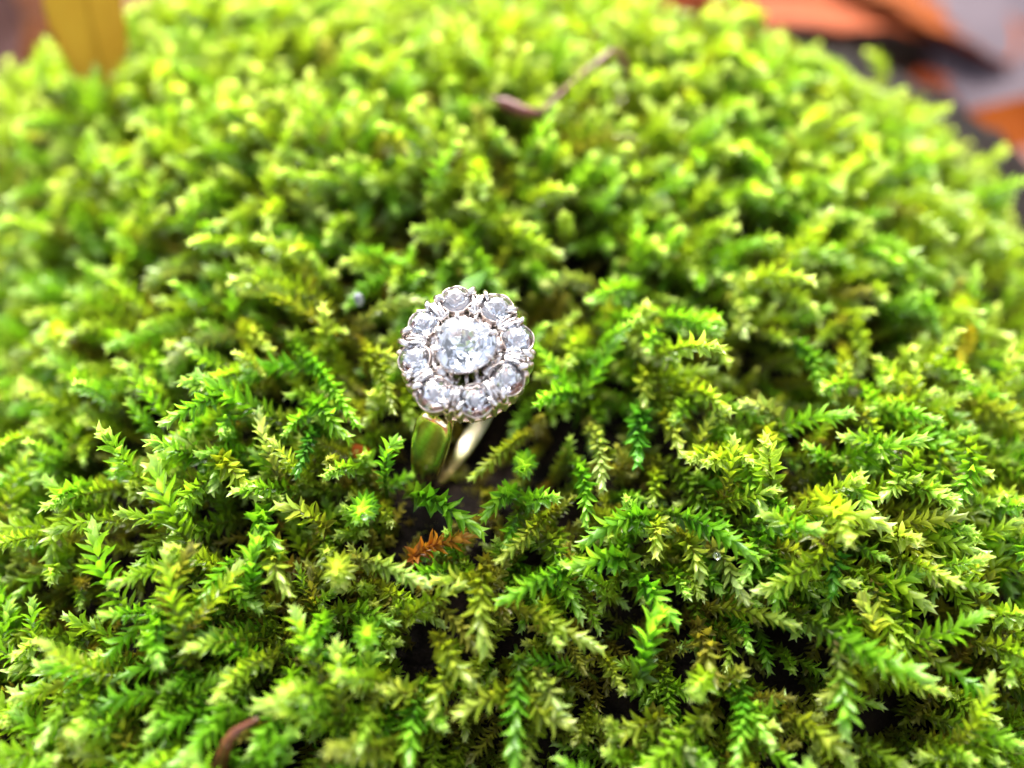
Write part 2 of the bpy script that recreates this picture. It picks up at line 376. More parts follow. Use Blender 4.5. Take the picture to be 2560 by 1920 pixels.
# (label, base px, base py, tip px, tip py, hue, leaf size, arch mm, lift mm)
HERO = [
 ('big bright green moss shoot pointing left with a glossy tip, level with the ring head', 795, 925, 606, 956, 'G', 1.35, 1.5, 1.0),
 ('arched yellow-green feathery moss shoot left of the ring, bending down to the left', 850, 830, 612, 730, 'Y', 1.2, 3.0, 1.6),
 ('pale moss shoot reaching right until its tip touches the upper left of the ring head', 905, 800, 1040, 757, 'P', .95, 1.0, 3.2),
 ('yellow-green moss shoot hanging down beside the ring head, close on its left', 905, 850, 975, 1010, 'Y', 1.0, 1.5, 1.8),
 ('short yellow tip pointing right at the left side of the ring head', 915, 905, 972, 893, 'Y', 1.0, .6, 2.4),
 ('long green moss shoot sloping down to the right, ending left of the gold band', 690, 830, 885, 1045, 'G', 1.1, 1.4, 1.2),
 ('dark green moss shoot pointing left, above and left of the ring head', 850, 640, 700, 622, 'G', 1.35, 1.2, 1.2),
 ('green moss tip pointing right, just above the orange-brown patch behind the ring', 870, 645, 990, 652, 'G', 1.3, 1.0, 1.4),
 ('plump pale green bud pointing down right, far left of the ring head', 600, 815, 666, 860, 'Y', 1.3, .8, 1.6),
 ('pale moss shoot pointing down left near the left edge, level with the lowest stones', 640, 835, 437, 900, 'P', 1.25, 1.5, 1.2),
 ('thin yellow moss strand running down between two green shoots left of the ring', 598, 850, 662, 932, 'Y', .55, .3, 2.2),
 ('blurred yellow-green moss shoot pointing right in the upper left quarter', 670, 500, 822, 546, 'P', 1.3, 1.5, 1.2),
 ('pale moss shoot pointing left by the left edge, a little higher than the ring head', 530, 680, 382, 705, 'P', 1.3, 1.5, 1.2),
 ('star-shaped bright green moss tip facing the camera, lower left of the gold band', 880, 1330, 905, 1285, 'G', 1.15, 3.0, 1.6),
 ('moss shoot hanging straight down below the star-shaped tip, with a fat pale bud', 835, 1300, 848, 1436, 'Y', 1.3, 1.8, 1.2),
 ('moss shoot pointing right with comb-like pale leaves, below the orange moss shoot', 890, 1405, 1048, 1446, 'P', 1.15, .9, 1.2),
 ('short two-lobed pale moss tip pointing left over a brown patch', 805, 1312, 726, 1273, 'Y', 1.4, .7, 1.4),
 ('yellow-tipped moss shoot curling down right in the left middle of the cushion', 540, 1140, 628, 1218, 'Y', 1.25, 1.6, 1.2),
 ('pale upright feathery moss shoot left of the orange fragment', 690, 1190, 655, 1045, 'P', .95, .5, 1.6),
 ('dark bluish green moss shoot hanging down left over the black gap', 795, 1070, 745, 1165, 'D', .95, .8, 1.0),
 ('bright broad-leaved moss tip pointing down above the black gap left of the band', 775, 1000, 850, 1072, 'G', 1.35, 1.4, 1.4),
 ('small green moss shoot pointing down, upper one of a pair left of the brown gap', 655, 1275, 680, 1352, 'G', 1.35, 1.2, 1.0),
 ('small pale-budded green moss shoot, lower of a pair left of the brown gap', 690, 1365, 708, 1450, 'Y', 1.3, 1.2, 1.0),
 ('single-looking pale green moss tip standing upright beside the lower brown gap', 622, 1480, 638, 1382, 'G', 1.5, .3, 1.2),
 ('pale green moss shoot pointing left near the dark hole at the left edge', 570, 1140, 425, 1123, 'P', 1.25, 1.4, 1.2),
 ('dense green moss tip pressed against the left side of the gold band', 960, 1200, 992, 1110, 'G', 1.0, 1.6, 1.6),
 ('bright green moss shoot in front of the gold band, its glossy tip pointing down right', 1035, 1225, 1170, 1314, 'G', 1.5, 1.8, 1.4),
 ('orange-brown dried moss shoot pointing right, below the gold band', 1040, 1392, 1155, 1340, 'R', 1.15, .5, .8),
 ('round star-shaped green moss tip right below the ring head, facing the camera', 1330, 1210, 1308, 1172, 'G', 1.05, 2.6, 1.4),
 ('short green moss shoot with one bright leaf pointing down left, next to the star tip', 1280, 1225, 1230, 1276, 'G', 1.15, 1.5, 1.0),
 ('yellow-green moss shoot hanging down left behind the gold band under the head', 1330, 1085, 1190, 1180, 'Y', .95, 1.0, .2),
 ('pale green moss shoot hanging down right of the ring, upper of two', 1470, 1055, 1504, 1200, 'P', 1.05, 1.2, .8),
 ('yellow-tipped green moss shoot hanging down right of the ring, lower of two', 1438, 1150, 1466, 1288, 'G', 1.05, 1.2, .6),
 ('yellow-green feathery moss shoot sloping down left, right of the dark opening below the ring', 1390, 1270, 1262, 1385, 'Y', 1.0, 1.2, .6),
 ('moss shoot sloping down left with silvery leaves like a comb, below the dark opening', 1450, 1400, 1276, 1500, 'G', 1.2, 1.4, 1.0),
 ('big bright moss shoot hanging straight down below the ring with a long pointed pale bud', 1214, 1405, 1205, 1600, 'Y', 1.4, 1.6, 1.4),
 ('pale narrow moss tip pointing left, branching beside the hanging shoot below the ring', 1205, 1445, 1114, 1457, 'Y', 1.2, .5, 1.2),
 ('long yellow moss shoot sloping down right below the dark opening, like a feather', 1258, 1515, 1480, 1610, 'Y', 1.1, .8, 1.2),
 ('dull green moss shoot sloping down right, left of the hanging shoot below the ring', 1058, 1475, 1180, 1615, 'O', 1.0, .8, .4),
 ('bright yellow moss shoot curling down in the lower middle, upper of two tips', 1092, 1600, 1168, 1684, 'Y', 1.25, 1.2, 1.2),
 ('yellow moss tip pointing straight down in the lower middle, lower of two tips', 1120, 1660, 1097, 1766, 'Y', 1.2, .8, 1.0),
 ('deep green fern-like moss shoot running straight down to the bottom edge', 1290, 1650, 1294, 1892, 'G', 1.25, .8, 1.2),
 ('pale bud on a short moss branch pointing right of the fern-like shoot', 1308, 1735, 1398, 1800, 'Y', 1.35, .7, 1.4),
 ('pale green moss tip pointing left of the fern-like shoot', 1275, 1722, 1178, 1776, 'Y', 1.3, .7, 1.4),
 ('moss shoot with pale narrow tip pointing down above the right bud of the fern-like shoot', 1345, 1690, 1403, 1772, 'P', 1.2, 1.3, 1.2),
 ('green moss shoot hanging down below the star-shaped tip and the comb-like shoot', 922, 1460, 917, 1596, 'G', 1.15, .8, .8),
 ('green moss shoot hanging down to the bottom edge left of the fern-like shoot', 1052, 1716, 1028, 1888, 'G', 1.35, .9, .8),
 ('bright moss tip pointing left in the lower left middle', 1045, 1745, 980, 1728, 'Y', 1.4, .5, 1.0),
 ('broad-leaved moss shoot pointing left, lowest of the big tuft right below the ring', 1570, 1405, 1460, 1402, 'G', 1.55, 1.0, 1.6),
 ('arched bright green moss shoot of the big tuft, pointing down left', 1640, 1290, 1482, 1348, 'G', 1.35, 2.2, 1.8),
 ('arched bright green moss shoot of the big tuft, pointing down right', 1655, 1285, 1868, 1376, 'G', 1.3, 2.2, 1.8),
 ('small pointed bud hanging under the middle of the big green tuft', 1622, 1305, 1645, 1360, 'Y', 1.2, .8, 2.0),
 ('pointed bright bud hanging right of the middle of the big green tuft', 1695, 1335, 1752, 1420, 'Y', 1.2, 1.0, 1.4),
 ('pale yellow moss tip pointing down, with a bead of water at its base', 1785, 1375, 1853, 1472, 'P', 1.3, .8, 1.2),
 ('moss shoot ending in one sharp bright leaf over the gap below the big tuft', 1585, 1440, 1668, 1530, 'G', 1.35, 1.2, 1.2),
 ('long straight yellow moss shoot pointing right in the lower right quarter', 1780, 1520, 1965, 1556, 'Y', 1.05, .5, 1.2),
 ('green moss shoot hanging down between the big tuft and the right edge', 1916, 1365, 1944, 1512, 'G', 1.1, .8, .9),
 ('yellow-green moss tip pointing right beside the hanging shoot of the lower right quarter', 1945, 1375, 2018, 1408, 'Y', 1.2, .6, 1.4),
 ('bluish green moss shoot pointing down, blurred, in the right lower part', 2058, 1330, 2088, 1458, 'D', 1.15, .8, 1.0),
 ('bright upright green moss shoot with saw-toothed leaves, in the lower right middle', 1590, 1690, 1640, 1562, 'G', 1.6, .2, 1.4),
 ('dull olive moss shoot with folded pale leaves in the lower right middle', 1745, 1570, 1780, 1680, 'O', 1.35, 1.0, .8),
 ('green moss shoot running down to the bottom edge in the lower right', 1844, 1690, 1850, 1885, 'G', 1.15, .9, .9),
 ('pale moss shoot with a long bud pointing down right at the bottom edge', 1640, 1790, 1722, 1890, 'P', 1.4, 1.0, 1.0),
 ('yellow-green moss tip pointing left near the bottom edge', 1645, 1800, 1562, 1834, 'Y', 1.4, .7, 1.0),
 ('yellow-green moss shoot pointing down right near the lower right corner', 1965, 1790, 2106, 1872, 'Y', 1.25, 1.3, 1.0),
 ('fat bright bud pointing left over the dark gap at the lower right', 2160, 1680, 2090, 1722, 'Y', 1.5, .9, 1.2),
 ('pale yellow moss tip standing up near the right edge of the lower half', 2185, 1630, 2166, 1524, 'Y', 1.35, .3, 1.4),
 ('pale yellow-green moss tip pointing left, right behind the ring head', 1488, 715, 1384, 711, 'P', 1.25, .8, 1.4),
 ('small yellow moss tip pointing up right, close beside the right side of the ring head', 1368, 862, 1430, 798, 'Y', .95, .2, 1.4),
 ('green moss shoot rising to the right in the tuft right of the ring head', 1455, 1010, 1535, 852, 'G', 1.2, .4, 2.2),
 ('green moss shoot rising to the left in the tuft right of the ring head', 1445, 1000, 1356, 885, 'G', 1.1, .4, 2.2),
 ('pale pointed moss tip pointing left at the lower right of the ring head', 1445, 985, 1364, 1002, 'G', 1.35, .4, 2.4),
 ('yellow moss shoot standing upright right of the ring head', 1535, 835, 1531, 712, 'Y', 1.15, .2, 1.6),
 ('pale bud pointing right, next to the upright yellow moss shoot', 1540, 845, 1608, 884, 'P', 1.4, .5, 2.0),
 ('green moss tip with pale bud hanging down, right of the tuft by the ring', 1598, 915, 1618, 992, 'Y', 1.2, 1.0, 1.4),
 ('bluish green moss tip hanging down over the black gap right of the ring', 1605, 1010, 1590, 1130, 'D', 1.45, 1.0, 1.2),
 ('moss tip with a rounded yellow-green leaf pointing down right of the black gap', 1650, 1030, 1697, 1104, 'Y', 1.25, .8, 1.0),
 ('small bright bud curling down at the right, above the brown patch', 1760, 880, 1808, 888, 'Y', 1.25, .8, 1.6),
 ('pale moss shoot curling down right in the right middle of the cushion', 1810, 745, 1864, 822, 'P', 1.1, 1.0, 1.4),
 ('yellow-green moss shoot rising to the upper right, in the right middle', 1734, 1142, 1774, 1062, 'Y', .95, .2, 1.6),
 ('bright moss tip with a pale yellow bud pointing down in the right middle', 1898, 1070, 1924, 1155, 'Y', 1.2, 1.0, 1.4),
 ('pale narrow bud pointing left above the bright tip in the right middle', 1945, 1045, 1882, 1017, 'P', 1.3, .5, 1.6),
 ('green moss shoot with a narrow tip pointing down right toward the right edge', 1960, 850, 2052, 955, 'G', 1.15, 1.2, 1.2),
 ('yellow moss shoot hanging down near the right edge, ending in a broad yellow tip', 2105, 860, 2090, 980, 'Y', 1.0, .6, 1.4),
 ('golden yellow ageing moss shoot running down near the right edge beside a black hole', 2425, 720, 2400, 900, 'N', 1.0, .6, 1.0),
 ('golden ageing moss tuft behind the reddish twig, at the top of the cushion', 1400, 360, 1475, 300, 'N', 1.2, .4, 1.6),
]
HSEG = []
for h_ in HERO:
    a_, b_ = at(h_[1], h_[2]), at(h_[3], h_[4]); HSEG.append((a_.x, a_.y, b_.x, b_.y))
def near_hero(x, y):
    for ax_, ay_, bx_, by_ in HSEG:
        if abs(x - ax_) > 14 or abs(y - ay_) > 14: continue
        dx, dy = bx_ - ax_, by_ - ay_; t = max(0, min(1, ((x - ax_) * dx + (y - ay_) * dy) / (dx * dx + dy * dy + 1e-6)))
        if (x - ax_ - dx * t) ** 2 + (y - ay_ - dy * t) ** 2 < 2.9: return True
    return False

# hidden source shapes for the moss mass
shapes = bpy.data.collections.new('moss_shapes')
NV = 40; HT = []
for k in range(NV):
    rg = random.Random(100 + k)
    L = rg.uniform(7.5, 12.0); a0 = R(rg.uniform(-12, 18)); a1 = R(rg.choice((rg.uniform(5, 60), rg.uniform(40, 120), rg.uniform(40, 120)))); side = R(rg.uniform(-28, 28))
    pts = [V((0, 0, 0))]; ns = 9; az = 0
    for i in range(ns):
        a = a0 + (a1 - a0) * (i / (ns - 1)) ** 1.2; az += side / ns
        pts.append(pts[-1] + V((math.sin(a) * math.cos(az), math.sin(a) * math.sin(az), math.cos(a))) * L / ns)
    HT.append(max(p.z for p in pts))
    ls = shoot_leaves(pts, rg.uniform(.72, .94), rg.uniform(44, 58), rg, dens=6.3, bare=.15)
    if k % 3 == 0:                                  # a side branch
        q = pts[5]; d0 = (pts[6] - pts[5]).normalized(); sdv = d0.cross(V((0, 0, 1))).normalized() * (1 if rg.random() < .5 else -1)
        bp = [q]; 
        for i in range(5): bp.append(bp[-1] + (d0 * .55 + sdv * .75 + V((0, 0, .15 - .12 * i))).normalized() * .95)
        ls += shoot_leaves(bp, .78, 50, rg, dens=5.8, bare=.05)
    VV = []; FF = []; TT = []
    for M, tone, sh in ls:
        b0 = len(VV); lv, lf = LEAF[sh]
        for v in lv: VV.append(M @ V(v)); TT.append(min(1, tone * (.9 + .15 * v[1])))
        FF += [tuple(i + b0 for i in f) for f in lf]
    mb = MB(); mb.tube(pts, [.17 - .011 * i for i in range(len(pts))], 5)
    b0 = len(VV); VV += [V(p) for p in mb.v]; TT += [.25] * len(mb.v); FF += [tuple(i + b0 for i in f) for f in mb.f]
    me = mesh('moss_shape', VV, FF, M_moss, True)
    at_ = me.attributes.new('tone', 'FLOAT', 'POINT'); at_.data.foreach_set('value', TT)
    o = bpy.data.objects.new('moss_shape_%02d' % k, me); shapes.objects.link(o)

# gaps seen in the photograph: (pixel x, y, radius px)
HOLES = [(1215, 1340, 85), (1120, 1180, 60), (1440, 1090, 70), (1560, 1060, 60), (1370, 1150, 35), (1420, 745, 65), (880, 900, 45), (860, 1080, 55),
         (905, 1140, 45), (1100, 1500, 1), (1400, 1520, 60), (1250, 1600, 42), (1700, 1500, 55), (1720, 1560, 40), (1600, 1500, 40), (2050, 1720, 75),
         (1850, 560, 25), (2330, 860, 45), (2010, 1010, 55), (2090, 470, 30), (2330, 300, 40), (2420, 380, 35), (720, 1410, 60), (800, 1430, 45), (500, 970, 50), (380, 1110, 50),
         (330, 1290, 60), (330, 700, 30), (1040, 590, 30), (1010, 530, 35), (975, 1390, 1), (1500, 1700, 45), (1540, 1690, 50), (1780, 780, 35),
         (1020, 1560, 40), (1190, 1850, 45), (1240, 1790, 35), (620, 1850, 35), (1650, 1100, 25), (1500, 1200, 1)]
HP = []
for (px, py, rr) in HOLES:
    p = at(px, py); HP.append((p.x, p.y, rr / FPX * (p - CAM).dot(fwd)))
def hole(x, y, grow=0.0):
    for hx, hy, hr in HP:
        d = math.hypot(x - hx, y - hy)
        if d < hr + grow: return True
    return False
RINGF = V((-1.5, -3.5))

def dnorm(x, y):
    e = 1.5
    return V((dome(x - e, y)[0] - dome(x + e, y)[0], dome(x, y - e)[0] - dome(x, y + e)[0], 2 * e)).normalized()

P = []; ROT = []; SCL = []; VID = []; DUL = []
def put(x, y, depth, scl, dull, rg, spread=1.0):
    vid = rg.randrange(NV)
    if depth is None: depth = max(5.6, HT[vid] * scl - 1.6 + rg.gauss(0, 1.9) - (3.0 if rg.random() < .22 else 0))
    nrm = dnorm(x, y)
    z = canopy(x, y)
    head = math.atan2(y - 34, x - 2) if y < 34 else math.atan2(y - 34, (x - 2) * .6) * (1 if rg.random() < .5 else 0) - (math.pi / 2 if rg.random() < .5 else 0)
    head += rg.gauss(0, 1.0) * spread
    zz = (nrm * 1.0 + V((rg.gauss(0, .28), rg.gauss(0, .28), .25))).normalized()
    hd = V((math.cos(head), math.sin(head), 0)); xx = (hd - zz * hd.dot(zz)).normalized(); yy = zz.cross(xx)
    q = Matrix((xx, yy, zz)).transposed()
    P.append((x - xx.x * 3.5, y - xx.y * 3.5, z - depth)); ROT.append(q.to_euler()); SCL.append(scl); VID.append(vid); DUL.append(dull)
rg = random.Random(5)
x0, x1, y0, y1 = -98, 98, -62, 128
step = 1.9
yy_ = y0
while yy_ < y1:
    xx_ = x0
    while xx_ < x1:
        x = xx_ + rg.uniform(-1, 1) * step * .7; y = yy_ + rg.uniform(-1, 1) * step * .7
        xx_ += step
        z, r = dome(x, y)
        if r > 1.07 + .05 * noise.noise(V((x / 9, y / 9, 7))): continue
        pc = V((x, y, z)) - CAM; dep = pc.dot(fwd)
        if dep < 20: continue
        u = pc.dot(rgt) / dep; vv = pc.dot(upv) / dep
        if abs(u) > .643 * 1.12 or abs(vv) > .482 * 1.22: continue
        near_ring = math.hypot(x + 1, y + 2)
        if near_ring < 6.0 or math.hypot(x - .5, y + 1.5) < 6.6 or math.hypot(x + 3.2, y + 5) < 4.8 or (abs(x - 2) < 4.5 and 3 < y < 13):
            if y > 1: continue
            if rg.random() < .9: put(x, y, 10.5 + 5.5 * math.exp(-((x - .5) ** 2 + (y - 3.5) ** 2) / 42.0), .75, rg.uniform(.5, 1.0), rg, 2)
            continue
        if hole(x, y, 1.4): 
            if rg.random() < .8: put(x, y, 9.2, .78, rg.uniform(.2, .9), rg, 2)
            continue
        # bare channels between clumps
        c = noise.noise(V((x / 7.5, y / 7.5, 21.0)))
        if c < (-.2 if y < 25 else -.32):
            if rg.random() < .6: put(x, y, 12.5, .95, rg.uniform(.3, 1.0), rg, 1.6)
            continue
        dp = rg.uniform(6.2, 9.2)
        patch = smst(.25, .55, noise.noise(V((x / 13, y / 13, 40.0))))
        dl = 0.0 if rg.random() > .05 + .22 * patch else rg.uniform(.15, .7)
        nh = near_hero(x, y)
        put(x, y, rg.uniform(8.4, 9.6) if nh else None, rg.uniform(.85, 1.05) if nh else rg.uniform(.85, 1.4) * (1 + .12 * smst(15, 60, y)) * (1 - .32 * smst(.86, 1.0, r)), dl, rg)
        if rg.random() < .35: put(x + rg.uniform(-2, 2), y + rg.uniform(-2, 2), dp + 3.8, 1.0, rg.uniform(.0, .95), rg, 1.6)
    yy_ += step
me = bpy.data.meshes.new('moss'); me.from_pydata([tuple(c * S for c in p) for p in P], [], [])
for nm, ty, dat, key in (('rot', 'FLOAT_VECTOR', [c for e in ROT for c in e], 'vector'), ('scl', 'FLOAT', SCL, 'value'), ('vid', 'INT', VID, 'value'), ('dull', 'FLOAT', DUL, 'value')):
    a = me.attributes.new(nm, ty, 'POINT'); a.data.foreach_set(key, dat)
moss = obj('moss', me)
ng = bpy.data.node_groups.new('moss_scatter', 'GeometryNodeTree')
ng.interface.new_socket('Geometry', in_out='INPUT', socket_type='NodeSocketGeometry')
ng.interface.new_socket('Geometry', in_out='OUTPUT', socket_type='NodeSocketGeometry')
gi = ng.nodes.new('NodeGroupInput'); go = ng.nodes.new('NodeGroupOutput')
iop = ng.nodes.new('GeometryNodeInstanceOnPoints'); ci = ng.nodes.new('GeometryNodeCollectionInfo')
ci.inputs['Collection'].default_value = shapes; ci.inputs['Separate Children'].default_value = True; ci.inputs['Reset Children'].default_value = True
def nattr(nm, ty):
    a = ng.nodes.new('GeometryNodeInputNamedAttribute'); a.data_type = ty; a.inputs[0].default_value = nm; return a.outputs[0]
iop.inputs['Pick Instance'].default_value = True
ng.links.new(gi.outputs[0], iop.inputs['Points']); ng.links.new(ci.outputs[0], iop.inputs['Instance'])
ng.links.new(nattr('vid', 'INT'), iop.inputs['Instance Index'])
e2r = ng.nodes.new('FunctionNodeEulerToRotation'); ng.links.new(nattr('rot', 'FLOAT_VECTOR'), e2r.inputs[0])
ng.links.new(e2r.outputs[0], iop.inputs['Rotation']); ng.links.new(nattr('scl', 'FLOAT'), iop.inputs['Scale'])
ng.links.new(iop.outputs[0], go.inputs[0])
md = moss.modifiers.new('scatter', 'NODES'); md.node_group = ng
tag(moss, 'bright green feathery moss cushion covering the whole log around the ring', 'moss', kind='stuff')
print('moss shoots', len(P))

# ------------------------------------------------------------------ single shoots that stand out
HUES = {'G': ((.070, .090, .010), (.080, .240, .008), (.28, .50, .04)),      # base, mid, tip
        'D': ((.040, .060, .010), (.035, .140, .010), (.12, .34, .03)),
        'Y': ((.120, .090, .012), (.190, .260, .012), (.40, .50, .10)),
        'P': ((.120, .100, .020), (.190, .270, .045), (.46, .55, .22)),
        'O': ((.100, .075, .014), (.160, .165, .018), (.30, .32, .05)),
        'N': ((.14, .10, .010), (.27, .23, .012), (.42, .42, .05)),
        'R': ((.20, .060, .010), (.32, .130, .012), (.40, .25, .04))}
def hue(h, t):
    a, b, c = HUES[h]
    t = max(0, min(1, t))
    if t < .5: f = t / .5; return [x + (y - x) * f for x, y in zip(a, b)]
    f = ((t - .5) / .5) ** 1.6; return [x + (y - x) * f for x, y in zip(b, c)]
lmesh = []
for lv, lf in LEAF:
    lmesh.append(mesh('moss_leaf', lv, lf, M_leaf, True))
GRP = 'moss shoots standing out of the cushion'
hrg = random.Random(77)
for (lab, bx, by, tx, ty, h, size, arch, lift) in HERO:
    B = at(bx, by, lift - 2.2); T = at(tx, ty, lift)
    star = 'star-shaped' in lab
    if star:
        T = T + (CAM - T).normalized() * 1.2; B = T - (CAM - T).normalized() * 5.5 + V((0, 1.6, -1.5)); arch = .6
    L0 = (T - B).length; nrm = dnorm(T.x, T.y)
    root = B - nrm * 3.0 - (T - B) * .12
    pts = [root]
    for i in range(9):
        f = i / 8; p = B.lerp(T, f) + nrm * arch * math.sin(math.pi * min(1, f * 1.0)) * .9 + (T - B).normalized().cross(nrm) * (.25 * math.sin(3.1 * f + size * 9))
        pts.append(p)
    ls = shoot_leaves(pts, size * .84, 46 if not star else 62, hrg, dens=6.2 if not star else 7.0, bare=.16)
    e = obj('moss_shoot', None); e.location = root * S
    tag(e, lab, 'moss shoot', GRP)
    mb = MB(); mb.tube([p - root for p in pts], [.19 - .012 * i for i in range(len(pts))], 6)
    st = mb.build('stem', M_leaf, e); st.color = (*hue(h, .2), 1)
    jit = hrg.uniform(.85, 1.15)
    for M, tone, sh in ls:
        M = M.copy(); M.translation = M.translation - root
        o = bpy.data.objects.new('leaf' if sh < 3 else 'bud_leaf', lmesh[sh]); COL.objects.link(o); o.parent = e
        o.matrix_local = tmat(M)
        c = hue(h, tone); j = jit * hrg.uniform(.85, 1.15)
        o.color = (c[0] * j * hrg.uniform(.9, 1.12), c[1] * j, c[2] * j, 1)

# ------------------------------------------------------------------ ring
TILT = 21.0
e_ = R(PITCH + TILT)
Q = Matrix.Rotation(R(-.5), 3, upv)
Zr = Q @ V((0, -math.cos(e_), math.sin(e_))); Xr = Q @ V((1, 0, 0)); Yr = Zr.cross(Xr)
ring = bpy.data.objects.new('ring', None); COL.objects.link(ring)
RM = Matrix((Xr, Yr, Zr)).transposed().to_4x4()
ring.matrix_world = RM
tag(ring, 'antique diamond cluster ring with nine stones and pale gold band, standing in the moss', 'ring')

def stone_mesh(rx, h, seed, tri=0.0, levels=((.52, 6),), ng=18, nr=1.0):
    rg = random.Random(seed)
    def rf(t): return 1 + tri * math.cos(3 * (t - math.pi / 2 - .61)) + .012 * math.sin(5 * t + seed)
    pts = []
    ox, oy = rg.uniform(-.08, .08) * rx, rg.uniform(-.08, .08) * rx
    pts.append((ox, oy, h))
    ph = rg.uniform(0, 1)
    for lv, (fr, nn) in enumerate(levels):
        for k in range(nn):
            t = 2 * math.pi * (k + ph + (.5 if lv else 0)) / nn + rg.uniform(-.07, .07)
            r = fr * rx * rf(t) * rg.uniform(.94, 1.06)
            z = h * (1 - (fr ** 2.0) * (1.0 if lv else .82)) * rg.uniform(.95, 1.03)
            pts.append((r * math.cos(t) + ox * (1 - fr), r * math.sin(t) + oy * (1 - fr), z))
    for k in range(ng):
        t = 2 * math.pi * k / ng
        for zz in (.02, -.14): pts.append((rx * rf(t) * math.cos(t), rx * rf(t) * math.sin(t), zz))
    for k in range(8):
        t = 2 * math.pi * k / 8; pts.append((rx * .5 * math.cos(t), rx * .5 * math.sin(t), -.14 - .34 * rx))
    pts.append((ox, oy, -.14 - .56 * rx))
    bm = bmesh.new()
    for p in pts: bm.verts.new([c * S for c in p])
    bmesh.ops.scale(bm, vec=(1000, 1000, 1000), verts=bm.verts)
    r = bmesh.ops.convex_hull(bm, input=bm.verts)
    bmesh.ops.delete(bm, geom=[g for g in bm.verts if not g.link_faces], context='VERTS')
    bmesh.ops.recalc_face_normals(bm, faces=bm.faces)
    bmesh.ops.scale(bm, vec=(S, S, S), verts=bm.verts)
    me = bpy.data.meshes.new('stone'); bm.to_mesh(me); bm.free(); me.materials.append(M_stone)
    return me

# stone centres in the head plane, measured from the cluster centre (px on the photograph)
PXMM = DIST / FPX
cts = [(1136, 744, 39), (1241, 767, 42), (1294, 847, 40), (1268, 948, 43), (1193, 1001, 41), (1090, 986, 43), (1037, 899, 40), (1056, 807, 38)]
SC_LAB = ['bright white stone at the top of the cluster', 'bright white stone at the upper right of the cluster', 'sparkling stone at the right of the cluster', 'grey-faceted stone at the lower right of the cluster',
          'clear colourless stone at the bottom of the cluster', 'brownish-faceted stone at the lower left of the cluster', 'stone with a blue flash at the left of the cluster', 'pale stone at the upper left of the cluster']
stones = []
for k, (px, py, pr) in enumerate(cts):
    x = (px - 1164) * PXMM; y = -(py - 875) * PXMM / math.cos(R(TILT)); stones.append((x, y, pr * PXMM))
for k, (x, y, r) in enumerate(stones):
    a = math.atan2(y, x)
    M = Matrix.Translation((x, y, .10)) @ Matrix.Rotation(R(11), 4, V((-math.sin(a), math.cos(a), 0))) @ Matrix.Rotation(rnd.uniform(0, 6), 4, 'Z')
    # collet
    mb = MB()
    mb.lathe([(r * .2, -1.02), (r * .70, -.78), (r + .0, -.17), (r + .015, .06), (r + .05, .08), (r + .12, -.05), (r + .12, -.5), (r + .02, -1.0), (r * .55, -1.2)], 28, lambda t, i, k=k: 1 + .02 * math.sin(7 * t + k + i))
    mb.add([(r * .2 * math.cos(t * math.pi / 4), r * .2 * math.sin(t * math.pi / 4), -1.02) for t in range(8)], [tuple(range(8))])
    mb.worn(.07, 1.5, k * 5.0); col_ = mb.build('collet', M_dusk, ring); col_.matrix_local = tmat(M)
    st = obj('stone', stone_mesh(r * 1.0, r * .62, 20 + k), ring, mat4=tmat(M)); st['label'] = SC_LAB[k]
cs = obj('center_stone', stone_mesh(2.38, 1.25, 5, tri=.10, levels=((.40, 6), (.76, 9)), ng=20), ring,
         mat4=tmat(Matrix.Translation((-.02, -.02, 1.15)) @ Matrix.Rotation(R(3), 4, 'X')))
cs['label'] = 'large rounded triangular rose-cut stone raised in the middle'

# basket of the middle stone: lower ring, upper seat ring, eight claws
mb = MB(); mb.lathe([(2.36, .80), (2.52, .98), (2.44, 1.10), (2.22, .92), (1.5, .1), (.6, -.25), (.6, -.42), (1.6, -.12)], 40, lambda t, i: 1 + (.05 * math.cos(3 * (t - math.pi / 2 - .61)) if i < 4 else 0) + .012 * math.sin(9 * t), closed=True)
mb.worn(.06); mb.build('basket', M_white, ring)
def claw(parent, path, rad, name='claw', flat=.75, mat=M_white, n=8, up=None):
    mb = MB(); mb.tube(path, rad, n, flat, True, up); mb.worn(.07, 2.2); return mb.build(name, mat, parent)
for k in range(8):
    a = R(k * 45 + 20 + rnd.uniform(-6, 6)); rr = 2.42 * (1 + .055 * math.cos(3 * (a - math.pi / 2 - .61)))
    c, s_ = math.cos(a), math.sin(a)
    pth = [((q) * c, (q) * s_, z) for q, z in ((2.3, -.7), (rr + .12, .3), (rr + .2, 1.0), (rr + .08, 1.38), (rr - .22, 1.52), (rr - .38, 1.50))]
    claw(ring, pth, [.26, .25, .25, .24, .18, .06])
# bars that join the basket to the outer setting
for k in range(8):
    a = R(k * 45 + 3 + rnd.uniform(-3, 3)); c, s_ = math.cos(a), math.sin(a)
    claw(ring, [(2.1 * c, 2.1 * s_, .15), (2.6 * c, 2.6 * s_, .05), (3.3 * c, 3.3 * s_, -.2)], [.2, .17, .2] if -2.0 < math.atan2(s_, c) < -1.1 else [.62, .55, .62], 'bar', .55, up=(0, 0, 1))
mb = MB(); prof = [(2.05, -.10), (2.9, -.02), (3.5, -.12), (3.5, -.42), (2.05, -.42)]; vs = []; na = 44
for i in range(na + 1):
    t = R(-76 + 336 * i / na)
    for (q, z) in prof: vs.append((q * math.cos(t), q * math.sin(t), z + .05 * math.sin(i * 1.7)))
fs = [(i * 5 + j, i * 5 + (j + 1) % 5, (i + 1) * 5 + (j + 1) % 5, (i + 1) * 5 + j) for i in range(na) for j in range(5)] + [(4, 3, 2, 1, 0), tuple(na * 5 + j for j in range(5))]
mb.add(vs, fs); mb.worn(.06, 2.0); mb.build('setting_plate', M_white, ring)
